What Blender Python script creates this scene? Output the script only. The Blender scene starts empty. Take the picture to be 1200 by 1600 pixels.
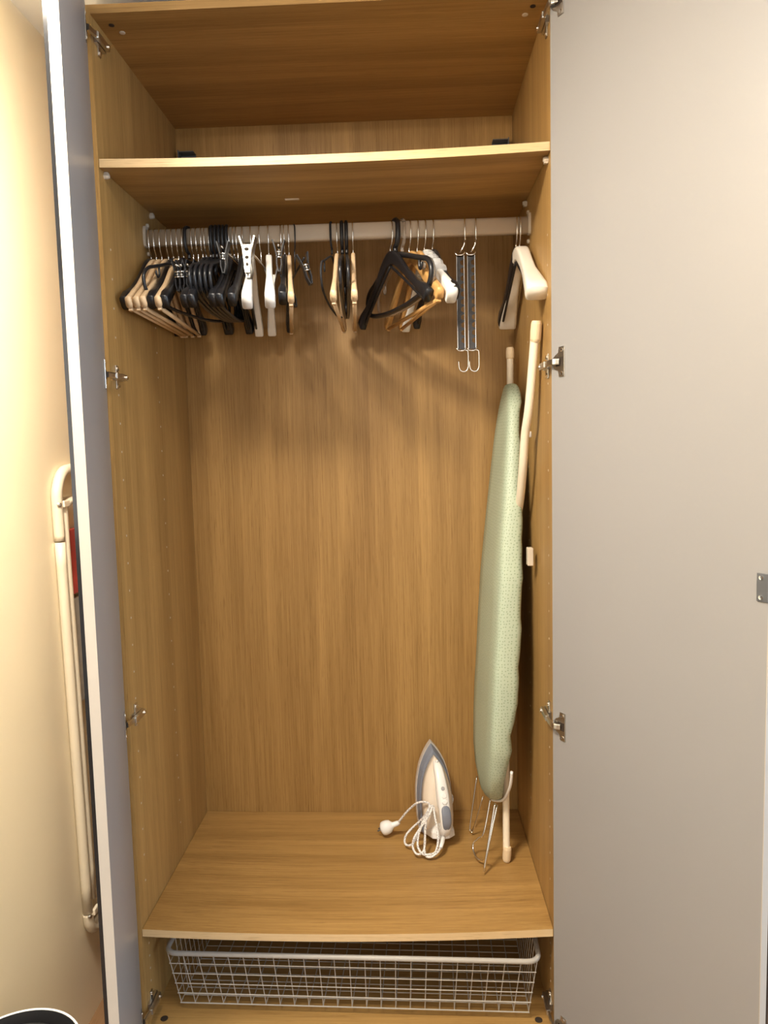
import bpy, bmesh, math, random
from mathutils import Vector, Matrix
random.seed(7)
PI = math.pi
R = math.radians
sc = bpy.context.scene
COL = sc.collection

# ------------------------------------------------------------------ camera
F_PX = 1153.38
CAM = Vector((0.65394, -1.62271, 1.44263))
YAW, PITCH, ROLL = -0.036132, -0.088835, -0.024163
cy, sy, cp, sp = math.cos(YAW), math.sin(YAW), math.cos(PITCH), math.sin(PITCH)
fw = Vector((sy*cp, cy*cp, sp)); rt = Vector((cy, -sy, 0)); up = rt.cross(fw)
rt2 = rt*math.cos(ROLL) + up*math.sin(ROLL); up2 = -rt*math.sin(ROLL) + up*math.cos(ROLL)
cd = bpy.data.cameras.new('camera'); cam = bpy.data.objects.new('camera', cd); COL.objects.link(cam)
cd.sensor_fit = 'HORIZONTAL'; cd.sensor_width = 36; cd.lens = 36*F_PX/1200; cd.clip_start = 0.02
cam.matrix_world = Matrix(((rt2.x, up2.x, -fw.x, CAM.x), (rt2.y, up2.y, -fw.y, CAM.y), (rt2.z, up2.z, -fw.z, CAM.z), (0, 0, 0, 1)))
sc.camera = cam

# ------------------------------------------------------------------ light
world = bpy.data.worlds.new('world'); sc.world = world; world.use_nodes = True
bg = world.node_tree.nodes['Background']; bg.inputs[0].default_value = (0.62, 0.78, 1.0, 1); bg.inputs[1].default_value = 1.0
def bulb(name, loc, power, col, rad):
    l = bpy.data.lights.new(name, 'POINT'); l.energy = power; l.color = col; l.shadow_soft_size = rad
    o = bpy.data.objects.new(name, l); o.location = loc; COL.objects.link(o); return o
def area(name, loc, rot, sx, sy_, power, col, shape='RECTANGLE'):
    l = bpy.data.lights.new(name, 'AREA'); l.shape = shape; l.size = sx
    if shape in ('RECTANGLE', 'ELLIPSE'): l.size_y = sy_
    l.energy = power; l.color = col
    o = bpy.data.objects.new(name, l); o.location = loc; o.rotation_euler = rot; COL.objects.link(o); return o
area('ceiling_lamp_light', (0.13, -0.85, 2.40), (0, 0, 0), 0.46, 0.46, 38, (1.0, 0.90, 0.76), 'DISK')
bulb('ceiling_lamp_glow', (0.13, -0.85, 2.385), 6, (1.0, 0.92, 0.80), 0.03)
area('window_daylight', (2.96, -1.5, 1.5), (0, R(90), 0), 1.5, 1.6, 52, (0.66, 0.82, 1.0))
area('front_fill_light', (0.95, -3.17, 1.65), (R(90), 0, 0), 1.1, 1.2, 9, (1.0, 0.96, 0.90))  # added soft fill from behind the camera; the front wall has no window
vs = sc.view_settings
vs.view_transform = 'Standard'; vs.look = 'None'; vs.gamma = 1.0; vs.use_curve_mapping = False
vs.exposure = 0.45

# ------------------------------------------------------------------ helpers
def link(o, parent=None):
    COL.objects.link(o)
    if parent is not None: o.parent = parent
    return o
def obj(name, bm, mat, parent=None, smooth=False, bevel=0.0):
    me = bpy.data.meshes.new(name)
    bmesh.ops.recalc_face_normals(bm, faces=bm.faces[:])
    bm.to_mesh(me); bm.free()
    for m in (mat if isinstance(mat, (list, tuple)) else [mat]): me.materials.append(m)
    if smooth:
        for p in me.polygons: p.use_smooth = True
    o = bpy.data.objects.new(name, me); link(o, parent)
    if bevel:
        b = o.modifiers.new('bevel', 'BEVEL'); b.width = bevel; b.segments = 2; b.limit_method = 'ANGLE'; b.angle_limit = R(40)
    return o
def tag(o, label, cat, group=None):
    o['label'] = label; o['category'] = cat
    if group: o['group'] = group
    return o
def thing(name, label, cat, loc=(0, 0, 0), rz=0.0, group=None):
    o = bpy.data.objects.new(name, None); o.empty_display_size = 0.05
    o.location = loc; o.rotation_euler = (0, 0, rz); link(o)
    return tag(o, label, cat, group)
def struct(o): o['kind'] = 'structure'; return o
def box(bm, x0, x1, y0, y1, z0, z1, M=None):
    vs_ = [bm.verts.new(Vector(p) if M is None else M @ Vector(p)) for p in
           ((x0,y0,z0),(x1,y0,z0),(x1,y1,z0),(x0,y1,z0),(x0,y0,z1),(x1,y0,z1),(x1,y1,z1),(x0,y1,z1))]
    for f in ((0,3,2,1),(4,5,6,7),(0,1,5,4),(1,2,6,5),(2,3,7,6),(3,0,4,7)): bm.faces.new([vs_[i] for i in f])
    return vs_
def boxo(name, dims, mat, parent=None, bevel=0.0, M=None):
    bm = bmesh.new(); box(bm, *dims, M=M); return obj(name, bm, mat, parent, bevel=bevel)
def catmull(pts, n=6, closed=False):
    P = [Vector(p) for p in pts]; out = []
    N = len(P); seg = N if closed else N-1
    for i in range(seg):
        if closed: a, b, c, d = P[(i-1) % N], P[i], P[(i+1) % N], P[(i+2) % N]
        else: a, b, c, d = P[max(i-1, 0)], P[i], P[i+1], P[min(i+2, N-1)]
        for k in range(n):
            t = k/n
            out.append(0.5*((2*b) + (c-a)*t + (2*a-5*b+4*c-d)*t*t + (3*b-a-3*c+d)*t**3))
    if not closed: out.append(P[-1])
    return out
def tube(bm, pts, r, n=8, closed=False, caps=True):
    P = [Vector(p) for p in pts]; N = len(P)
    rad = r if isinstance(r, (list, tuple)) else [r]*N
    T = []
    for i in range(N):
        if closed: t = P[(i+1) % N]-P[i-1]
        else: t = P[min(i+1, N-1)]-P[max(i-1, 0)]
        T.append(t.normalized() if t.length > 1e-9 else Vector((0, 0, 1)))
    ref = Vector((1, 0, 0)) if abs(T[0].x) < 0.8 else Vector((0, 1, 0))
    u = (ref - T[0]*ref.dot(T[0])).normalized()
    rings = []
    for i in range(N):
        u = u - T[i]*u.dot(T[i]); u = u.normalized() if u.length > 1e-6 else T[i].orthogonal().normalized()
        v = T[i].cross(u)
        rings.append([bm.verts.new(P[i] + (u*math.cos(2*PI*k/n) + v*math.sin(2*PI*k/n))*rad[i]) for k in range(n)])
    for i in range(N if closed else N-1):
        A, B = rings[i], rings[(i+1) % N]
        for k in range(n): bm.faces.new((A[k], A[(k+1) % n], B[(k+1) % n], B[k]))
    if caps and not closed:
        bm.faces.new(rings[0][::-1]); bm.faces.new(rings[-1])
def sweep(bm, pts, rx, rn, n=12, e=0.6, xax=Vector((1, 0, 0)), closed=False):
    """superellipse section: half size rx along xax, rn across in the plane of the path"""
    P = [Vector(p) for p in pts]; N = len(P)
    RX = rx if isinstance(rx, (list, tuple)) else [rx]*N
    RN = rn if isinstance(rn, (list, tuple)) else [rn]*N
    rings = []
    for i in range(N):
        t = (P[(i+1) % N]-P[i-1]) if closed else (P[min(i+1, N-1)]-P[max(i-1, 0)])
        t = t.normalized(); v = t.cross(xax).normalized()
        ring = []
        for k in range(n):
            a = 2*PI*(k+0.5)/n; c, s = math.cos(a), math.sin(a)
            ring.append(bm.verts.new(P[i] + xax*RX[i]*math.copysign(abs(c)**e, c) + v*RN[i]*math.copysign(abs(s)**e, s)))
        rings.append(ring)
    for i in range(N if closed else N-1):
        A, B = rings[i], rings[(i+1) % N]
        for k in range(n): bm.faces.new((A[k], A[(k+1) % n], B[(k+1) % n], B[k]))
    if not closed: bm.faces.new(rings[0][::-1]); bm.faces.new(rings[-1])
def lathe(bm, prof, n=32, M=None, cap0=True, cap1=True):
    rings = []
    for r, z in prof:
        ring = []
        for k in range(n):
            p = Vector((r*math.cos(2*PI*k/n), r*math.sin(2*PI*k/n), z))
            ring.append(bm.verts.new(M @ p if M else p))
        rings.append(ring)
    for A, B in zip(rings, rings[1:]):
        for k in range(n): bm.faces.new((A[k], A[(k+1) % n], B[(k+1) % n], B[k]))
    if cap0: bm.faces.new(rings[0][::-1])
    if cap1: bm.faces.new(rings[-1])
def loft(bm, rings, closed=True, cap0=True, cap1=True):
    V = [[bm.verts.new(p) for p in r] for r in rings]
    n = len(V[0])
    for A, B in zip(V, V[1:]):
        for k in range(n if closed else n-1): bm.faces.new((A[k], A[(k+1) % n], B[(k+1) % n], B[k]))
    if cap0: bm.faces.new(V[0][::-1])
    if cap1: bm.faces.new(V[-1])
def prism(bm, outline, d0, d1, f):
    """outline of 2-D points, extruded from d0 to d1; f(a, b, d) -> Vector"""
    loft(bm, [[f(a, b, d0) for a, b in outline], [f(a, b, d1) for a, b in outline]])
def lerp(t, tab):
    for (a, u), (b, v) in zip(tab, tab[1:]):
        if t <= b: return u + (v-u)*(t-a)/(b-a)
    return tab[-1][1]
def dup(root, loc, rz=None, label=None):
    r = root.copy(); COL.objects.link(r); r.location = loc
    if rz is not None: r.rotation_euler = (0, 0, rz)
    if label: r['label'] = label
    for ch in list(root.children):
        c = ch.copy(); COL.objects.link(c); c.parent = r
        for g in ch.children:
            d = g.copy(); COL.objects.link(d); d.parent = c
    return r

# ------------------------------------------------------------------ materials
def mat(name, col, rough=0.5, metal=0.0, coat=0.0, trans=0.0, bump=0.0, bscale=60.0, vary=0.06, vscale=9.0, spec=0.5):
    m = bpy.data.materials.new(name); m.use_nodes = True
    nt = m.node_tree; b = nt.nodes['Principled BSDF']
    b.inputs['Roughness'].default_value = rough; b.inputs['Metallic'].default_value = metal
    b.inputs['Coat Weight'].default_value = coat; b.inputs['Transmission Weight'].default_value = trans
    b.inputs['Specular IOR Level'].default_value = spec
    tc = nt.nodes.new('ShaderNodeTexCoord'); nz = nt.nodes.new('ShaderNodeTexNoise'); nz.inputs['Scale'].default_value = vscale; nz.inputs['Detail'].default_value = 5
    nt.links.new(tc.outputs['Object'], nz.inputs['Vector'])
    rp = nt.nodes.new('ShaderNodeValToRGB')
    c = Vector(col[:3])
    rp.color_ramp.elements[0].position = 0.3; rp.color_ramp.elements[1].position = 0.7
    rp.color_ramp.elements[0].color = (*(c*(1-vary)), 1); rp.color_ramp.elements[1].color = (*(c*(1+vary)), 1)
    nt.links.new(nz.outputs['Fac'], rp.inputs[0]); nt.links.new(rp.outputs[0], b.inputs['Base Color'])
    if bump:
        n2 = nt.nodes.new('ShaderNodeTexNoise'); n2.inputs['Scale'].default_value = bscale; n2.inputs['Detail'].default_value = 4
        bp = nt.nodes.new('ShaderNodeBump'); bp.inputs['Strength'].default_value = bump; bp.inputs['Distance'].default_value = 0.002
        nt.links.new(tc.outputs['Object'], n2.inputs['Vector']); nt.links.new(n2.outputs['Fac'], bp.inputs['Height']); nt.links.new(bp.outputs[0], b.inputs['Normal'])
    return m
def oak(name, axis, seed, light=(0.54, 0.322, 0.108), dark=(0.220, 0.110, 0.027), rough=0.46):
    """oak veneer; axis = direction of the grain"""
    m = bpy.data.materials.new(name); m.use_nodes = True
    nt = m.node_tree; b = nt.nodes['Principled BSDF']; L = nt.links.new
    tc = nt.nodes.new('ShaderNodeTexCoord')
    def mp(across, along):
        q = nt.nodes.new('ShaderNodeMapping')
        q.inputs['Scale'].default_value = [along if i == axis else across for i in range(3)]
        q.inputs['Location'].default_value = (seed, seed*1.7, seed*0.6)
        L(tc.outputs['Object'], q.inputs['Vector']); return q
    def noise(map_, detail, dist, rough_=0.6):
        q = nt.nodes.new('ShaderNodeTexNoise'); q.inputs['Scale'].default_value = 1.0; q.inputs['Detail'].default_value = detail
        q.inputs['Distortion'].default_value = dist; q.inputs['Roughness'].default_value = rough_
        L(map_.outputs[0], q.inputs['Vector']); return q
    bands = noise(mp(14, 0.55), 4, 0.35)          # broad figure of the boards
    fine = noise(mp(240, 3.0), 5, 0.1, 0.7)       # fibres
    pores = noise(mp(420, 16), 2, 0.0)            # short dark pores
    r1 = nt.nodes.new('ShaderNodeValToRGB'); e = r1.color_ramp.elements
    e[0].position = 0.30; e[1].position = 0.70; e[0].color = (*dark, 1); e[1].color = (*light, 1)
    mx = nt.nodes.new('ShaderNodeMath'); mx.operation = 'MULTIPLY_ADD'; mx.inputs[1].default_value = 0.46
    a2 = nt.nodes.new('ShaderNodeMath'); a2.operation = 'MULTIPLY'; a2.inputs[1].default_value = 0.54
    L(bands.outputs['Fac'], a2.inputs[0]); L(fine.outputs['Fac'], mx.inputs[0]); L(a2.outputs[0], mx.inputs[2])
    L(mx.outputs[0], r1.inputs[0])
    r2 = nt.nodes.new('ShaderNodeValToRGB'); e = r2.color_ramp.elements
    e[0].position = 0.30; e[1].position = 0.42; e[0].color = (0.62, 0.55, 0.48, 1); e[1].color = (1, 1, 1, 1)
    L(pores.outputs['Fac'], r2.inputs[0])
    mm = nt.nodes.new('ShaderNodeMix'); mm.data_type = 'RGBA'; mm.blend_type = 'MULTIPLY'; mm.inputs[0].default_value = 0.55
    L(r1.outputs[0], mm.inputs[6]); L(r2.outputs[0], mm.inputs[7]); L(mm.outputs[2], b.inputs['Base Color'])
    b.inputs['Roughness'].default_value = rough; b.inputs['Specular IOR Level'].default_value = 0.4
    bp = nt.nodes.new('ShaderNodeBump'); bp.inputs['Strength'].default_value = 0.12; bp.inputs['Distance'].default_value = 0.0006
    L(fine.outputs['Fac'], bp.inputs['Height']); L(bp.outputs[0], b.inputs['Normal'])
    return m
OAK_V = oak('oak_upright', 2, 3.1); OAK_V2 = oak('oak_side', 2, 8.7, (0.50, 0.312, 0.112), (0.23, 0.122, 0.034)); OAK_H = oak('oak_level', 0, 5.3); OAK_H2 = oak('oak_level_low', 0, 11.9)
OAK_E = oak('oak_edge', 0, 2.2, (0.74, 0.54, 0.30), (0.60, 0.40, 0.19))
M_WALL = mat('cream_paint', (0.86, 0.745, 0.54), 0.75, bump=0.15, bscale=35, vary=0.03, vscale=3)
M_ROOM = mat('bounce_dimmed_paint', (0.46, 0.41, 0.35), 0.8, vary=0.03)  # unseen walls darkened to cut the light they bounce back
M_CEIL = mat('white_paint', (0.88, 0.88, 0.87), 0.8, vary=0.02)
M_FLOOR = oak('floor_boards', 1, 4.4, (0.30, 0.17, 0.085), (0.20, 0.11, 0.05), 0.4)
M_DOOR = mat('grey_laminate', (0.280, 0.271, 0.268), 0.36, vary=0.015, vscale=2)
M_DEDGE = mat('cream_edge_band', (0.46, 0.40, 0.33), 0.5, vary=0.02)
M_MIRROR = mat('mirror_front', (0.80, 0.81, 0.82), 0.06, 1.0, vary=0.0)
M_BLACKGLASS = mat('black_front', (0.012, 0.012, 0.013), 0.12, vary=0.0)
M_STEEL = mat('nickel', (0.62, 0.60, 0.56), 0.28, 1.0, vary=0.05, vscale=40)
M_CHROME = mat('chrome', (0.80, 0.79, 0.76), 0.12, 1.0, vary=0.02)
M_DARK_REFL = mat('dark_reflection_chrome', (0.055, 0.05, 0.047), 0.2, 1.0, vary=0.25, vscale=70)  # dark tone stands in for dark surroundings mirrored in the chrome
M_DSTEEL = mat('grey_plate', (0.15, 0.155, 0.165), 0.45, 0.6)
M_RAIL = mat('beige_rail', (0.56, 0.465, 0.36), 0.32, vary=0.02)
M_PIN = mat('pale_plastic', (0.56, 0.48, 0.38), 0.5)
M_STICK = mat('paper_sticker', (0.75, 0.62, 0.47), 0.7)
M_WOOD = oak('beech', 1, 1.3, (0.74, 0.54, 0.33), (0.60, 0.41, 0.23), 0.42)
M_WOOD_O = oak('varnished_wood', 1, 6.3, (0.66, 0.38, 0.14), (0.50, 0.26, 0.08), 0.3)
M_BLACK = mat('black_plastic', (0.012, 0.012, 0.014), 0.30, vary=0.1)
M_VELVET = mat('black_flock', (0.010, 0.010, 0.012), 0.75, vary=0.15)
M_WHITE = mat('white_lacquer', (0.84, 0.82, 0.78), 0.35, vary=0.02)
M_IVORY = mat('ivory_lacquer', (0.82, 0.76, 0.66), 0.38, vary=0.02)
M_CLEAR = mat('clear_plastic', (0.86, 0.80, 0.72), 0.12, trans=0.85, vary=0.0)
M_FILM = mat('plastic_film', (0.80, 0.80, 0.80), 0.16, trans=0.45, bump=1.0, bscale=120, vary=0.1, vscale=60)
M_TUBE = mat('cream_enamel', (0.84, 0.74, 0.58), 0.34, vary=0.02)
M_AIRER = mat('ivory_enamel', (0.72, 0.63, 0.48), 0.4, vary=0.02)
M_CAP = mat('cream_rubber_cap', (0.74, 0.58, 0.38), 0.6, bump=0.2, bscale=90)
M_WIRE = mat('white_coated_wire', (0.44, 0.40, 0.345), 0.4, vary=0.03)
M_IRONW = mat('iron_white', (0.86, 0.83, 0.79), 0.3, vary=0.01)
M_TANK = mat('iron_peach_tank', (0.86, 0.74, 0.60), 0.2, vary=0.04)
M_SLATE = mat('iron_slate', (0.20, 0.215, 0.26), 0.4, vary=0.04)
M_SOLE = mat('iron_soleplate', (0.72, 0.66, 0.60), 0.3, 0.5)
M_MARK = mat('grey_mark', (0.42, 0.41, 0.42), 0.5)
M_RED = mat('red_cloth', (0.45, 0.05, 0.035), 0.7, vary=0.15, vscale=30)
M_GREYPAD = mat('grey_mesh', (0.42, 0.39, 0.34), 0.8, vary=0.1, vscale=50)
M_DARK = mat('dark_grille', (0.006, 0.006, 0.007), 0.7, spec=0.12)
M_PURW = mat('appliance_white', (0.86, 0.85, 0.82), 0.35, vary=0.01)
M_DHOLE = mat('dark_hole', (0.03, 0.018, 0.01), 0.8)
def cover_material():
    m = mat('green_dotted_cover', (0.44, 0.51, 0.385), 0.5, bump=0.12, bscale=14, vary=0.05, vscale=6)
    nt = m.node_tree; b = nt.nodes['Principled BSDF']; L = nt.links.new
    src = b.inputs['Base Color'].links[0].from_socket
    tc = nt.nodes.new('ShaderNodeTexCoord'); vo = nt.nodes.new('ShaderNodeTexVoronoi'); vo.voronoi_dimensions = '2D'; vo.inputs['Scale'].default_value = 120; vo.inputs['Randomness'].default_value = 0.5
    sx = nt.nodes.new('ShaderNodeSeparateXYZ'); ad = nt.nodes.new('ShaderNodeMath'); ad.operation = 'SUBTRACT'; cx = nt.nodes.new('ShaderNodeCombineXYZ')
    L(tc.outputs['Object'], sx.inputs[0]); L(sx.outputs[0], ad.inputs[0]); L(sx.outputs[1], ad.inputs[1]); L(ad.outputs[0], cx.inputs[0]); L(sx.outputs[2], cx.inputs[1]); L(cx.outputs[0], vo.inputs['Vector'])
    r = nt.nodes.new('ShaderNodeValToRGB'); e = r.color_ramp.elements
    e[0].position = 0.16; e[1].position = 0.24; e[0].color = (0.62, 0.68, 0.60, 1); e[1].color = (1, 1, 1, 1)
    L(vo.outputs['Distance'], r.inputs[0])
    mx = nt.nodes.new('ShaderNodeMix'); mx.data_type = 'RGBA'; mx.blend_type = 'MULTIPLY'; mx.inputs[0].default_value = 1.0
    L(src, mx.inputs[6]); L(r.outputs[0], mx.inputs[7]); L(mx.outputs[2], b.inputs['Base Color'])
    return m
M_COVER = cover_material()
def cord_material():
    m = mat('flecked_cord', (0.82, 0.79, 0.75), 0.6)
    nt = m.node_tree; b = nt.nodes['Principled BSDF']; L = nt.links.new
    tc = nt.nodes.new('ShaderNodeTexCoord'); w = nt.nodes.new('ShaderNodeTexNoise'); w.inputs['Scale'].default_value = 330; w.inputs['Detail'].default_value = 1
    L(tc.outputs['Object'], w.inputs['Vector'])
    r = nt.nodes.new('ShaderNodeValToRGB'); e = r.color_ramp.elements
    e[0].position = 0.40; e[1].position = 0.46; e[0].color = (0.36, 0.33, 0.33, 1); e[1].color = (0.84, 0.81, 0.77, 1)
    L(w.outputs['Fac'], r.inputs[0]); L(r.outputs[0], b.inputs['Base Color']); return m
M_CORD = cord_material()

# ------------------------------------------------------------------ room
RX0, RX1, RY0, RY1, RZ = -0.190, 3.0, -3.2, 0.62, 2.425
struct(boxo('floor', (RX0-.1, RX1+.1, RY0-.1, RY1+.1, -0.1, 0), M_FLOOR))
struct(boxo('ceiling', (RX0-.1, RX1+.1, RY0-.1, RY1+.1, RZ, RZ+0.1), M_CEIL))
struct(boxo('wall_left', (RX0-.1, RX0, RY0-.1, RY1+.1, 0, RZ), M_WALL))
struct(boxo('wall_back', (RX0, RX1, RY1, RY1+.1, 0, RZ), M_CEIL))
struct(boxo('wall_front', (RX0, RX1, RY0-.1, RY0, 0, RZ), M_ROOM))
bm = bmesh.new()
WY0, WY1, WZ0, WZ1 = -2.3, -0.7, 0.75, 2.25
box(bm, RX1, RX1+.1, RY0, WY0, 0, RZ); box(bm, RX1, RX1+.1, WY1, RY1, 0, RZ)
box(bm, RX1, RX1+.1, WY0, WY1, 0, WZ0); box(bm, RX1, RX1+.1, WY0, WY1, WZ1, RZ)
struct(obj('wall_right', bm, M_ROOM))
bm = bmesh.new()
for a in (WY0, (WY0+WY1)/2-.025, WY1-.05): box(bm, RX1+.02, RX1+.07, a, a+.05, WZ0, WZ1)
for a in (WZ0, WZ1-.05): box(bm, RX1+.021, RX1+.069, WY0+.05, WY1-.05, a, a+.05)
struct(obj('window_1', bm, M_WHITE))

# ------------------------------------------------------------------ wardrobe
W, D, T = 0.964, 0.570, 0.018
ZT, ZU, ZL, ZB = 2.366, 2.072, 0.322, 0.070
wd = thing('wardrobe', 'tall oak wardrobe standing open, with pale grey doors swung to both sides', 'wardrobe')
boxo('side_panel', (-T, 0, 0, D, 0.0, ZT+T), OAK_V2, wd)
boxo('side_panel', (W, W+T, 0, D, 0.0, ZT+T), OAK_V2, wd)
boxo('top_panel', (0, W, 0, D, ZT, ZT+T), OAK_H, wd)
boxo('bottom_panel', (0, W, 0, D, ZB-T, ZB), OAK_H2, wd)
boxo('plinth', (0, W, 0.02, 0.036, 0, ZB-T), OAK_H2, wd)
boxo('back_panel', (-T, W+T, D, D+.008, 0.0, ZT+T), OAK_V, wd)
def shelf(name, z, sag, m):
    bm = bmesh.new(); n = 24; rings = []
    for i in range(n+1):
        x = 0.001 + (W-.002)*i/n; s = 4*sag*(i/n)*(1-i/n); s *= 1.0
        ring = []
        for y, q in ((0.0025, 0), (D-.002, .6)):     # the front edge sags more than the back edge, which the back panel holds
            k = s*(1-q)
            ring.append(((x, y, z-k), (x, y, z-T-k)))
        (a, b_), (c, d) = ring
        rings.append([Vector(a), Vector(c), Vector(d), Vector(b_)])
    loft(bm, rings)
    o = obj(name, bm, [m, OAK_E], wd)
    for p in o.data.polygons:
        if p.normal.y < -0.9: p.material_index = 1
    return o
sh_u = shelf('shelf', ZU, 0.008, OAK_H)
sh_l = shelf('shelf', ZL, 0.013, OAK_H2)
st = boxo('sticker', (0.364, 0.398, 0.226, 0.234, ZU-T-.0072, ZU-T-.0052), M_STICK, sh_u); st['label'] = 'small pale sticker under the upper shelf'
# clothes rail: oval tube with a rounded lower bead
bm = bmesh.new()
RAILY, RAILZ, RH, RD = 0.27, 1.9775, 0.0205, 0.0115
sweep(bm, [(0.004, RAILY, RAILZ), (W-.004, RAILY, RAILZ)], RD, RH, n=28, e=0.55, xax=Vector((0, 1, 0)))
rail = obj('clothes_rail', bm, M_RAIL, wd, smooth=False, bevel=0.0)
for p in rail.data.polygons: p.use_smooth = len(p.vertices) == 4
for x0, x1 in ((0, 0.006), (W-.006, W)):
    bm = bmesh.new(); sweep(bm, [(x0, RAILY, RAILZ+.004), (x1, RAILY, RAILZ+.004)], RD+.004, RH+.006, n=20, e=0.6, xax=Vector((0, 1, 0)))
    obj('rail_bracket', bm, M_PIN, rail)
for x, s in ((0, 1), (W, -1)):
    for dz in (.036, -.034):
        bm = bmesh.new(); lathe(bm, [(.0055, 0), (.0055, .004), (.003, .006)], 12, Matrix.Translation((x, RAILY+.015, RAILZ+dz)) @ Matrix.Rotation(s*PI/2, 4, 'Y'))
        obj('bracket_screw', bm, M_PIN, rail, smooth=False)
# shelf pins under the upper shelf, cam covers, back brackets
for x, s in ((0, 1), (W, -1)):
    for y in (0.03, 0.315):
        bm = bmesh.new(); M = Matrix.Translation((x, y, ZU-T-.009)) @ Matrix.Rotation(s*PI/2, 4, 'Y')
        lathe(bm, [(.0062, 0), (.0062, .006), (.0045, .011)], 14, M); box(bm, -.008, .002, -.004, .004, 0.001, .009, M=M)
        obj('shelf_pin', bm, M_PIN, wd)
    bm = bmesh.new(); xx = x + s*.040
    lathe(bm, [(.0065, 0), (.0065, -.0012), (.004, -.0018)], 16, Matrix.Translation((xx, 0.075, ZT))); obj('cam_cover', bm, M_PIN, wd)
    bm = bmesh.new(); lathe(bm, [(.006, 0), (.006, -.001)], 16, Matrix.Translation((xx-.012*s, 0.045, ZT))); obj('cam_hole', bm, M_DHOLE, wd)
    bm = bmesh.new(); a_, b_ = sorted((x+s*.012, x+s*.058)); box(bm, a_, b_, D-.030, D, 2.290, 2.293); box(bm, a_, b_, D-.003, D, 2.255, 2.290)
    a_, b_ = sorted((x+s*.012, x+s*.015)); box(bm, a_, b_, D-.030, D-.003, 2.265, 2.297); obj('back_bracket', bm, M_DSTEEL, wd, bevel=.0015)
bm = bmesh.new()
for x, s in ((0, 1), (W, -1)):
    for y in (0.042, 0.315):
        z = 0.42
        while z < 2.0:
            if abs(z-RAILZ) > .06: lathe(bm, [(.0026, 0), (.0026, .0004)], 8, Matrix.Translation((x, y, z)) @ Matrix.Rotation(s*PI/2, 4, 'Y'), cap0=False)
            z += 0.064
    z = .10
    while z < .30:
        lathe(bm, [(.0026, 0), (.0026, .0004)], 8, Matrix.Translation((x, .042, z)) @ Matrix.Rotation(s*PI/2, 4, 'Y'), cap0=False); z += .032
o = obj('pin_holes', bm, M_PIN, wd); o['kind'] = 'stuff'
for x in (0.03, W-.03):
    bm = bmesh.new(); lathe(bm, [(.009, 0), (.009, .001), (.006, .0015)], 16, Matrix.Translation((x, 0.035, ZB))); obj('cam_cover', bm, M_DHOLE, wd)

# doors: local x runs from the hinge edge to the free edge, local y out of the inner face
def door(hinge, ang, side, L=0.497):
    """side = +1 left door, -1 right door; ang = world direction hinge edge -> free edge"""
    d = Vector((math.cos(ang), math.sin(ang), 0)); n = Vector((-d.y, d.x, 0))*side   # n = normal of the inner face
    M = Matrix(((d.x, n.x, 0, hinge[0]), (d.y, n.y, 0, hinge[1]), (0, 0, 1, 0), (0, 0, 0, 1)))
    z0, z1 = 0.035, ZT+T
    dr = boxo('door', (0, L-.0012, -.0165, 0, z0, z1), M_DOOR, wd, M=M); dr['label'] = 'pale grey door with cream edge banding'
    boxo('edge_band', (L-.0012, L, -.0165, 0, z0, z1), M_DEDGE, dr, M=M)
    mf = boxo('mirror_front', (0, L, -.0225, -.0165, z0, z1), M_BLACKGLASS, dr, M=M)     # dark glass edges, mirrored outer face
    mf.data.materials.append(M_MIRROR)
    for p in mf.data.polygons:
        if p.normal.dot(n) < -.9: p.material_index = 1
    return dr, M
LD, LM = door((-0.006, -0.008), math.atan2(-0.475, 0.154), 1)
RDR, RM = door((0.9585, -0.028), R(-58.6), -1)
# catch plate by the free edge of the right door
zc = 1.204
cpl = boxo('catch_plate', (.497-.020, .4968, .0002, .0026, zc-.023, zc+.023), M_DSTEEL, RDR, bevel=.0008, M=RM)
for dz in (-.016, .016):
    bm = bmesh.new(); lathe(bm, [(.0042, 0), (.0038, .0012), (.0015, .0008)], 12, RM @ Matrix.Translation((.497-.012, .0026, zc+dz)) @ Matrix.Rotation(-PI/2, 4, 'X'))
    obj('plate_screw', bm, M_CHROME, RDR)
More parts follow.
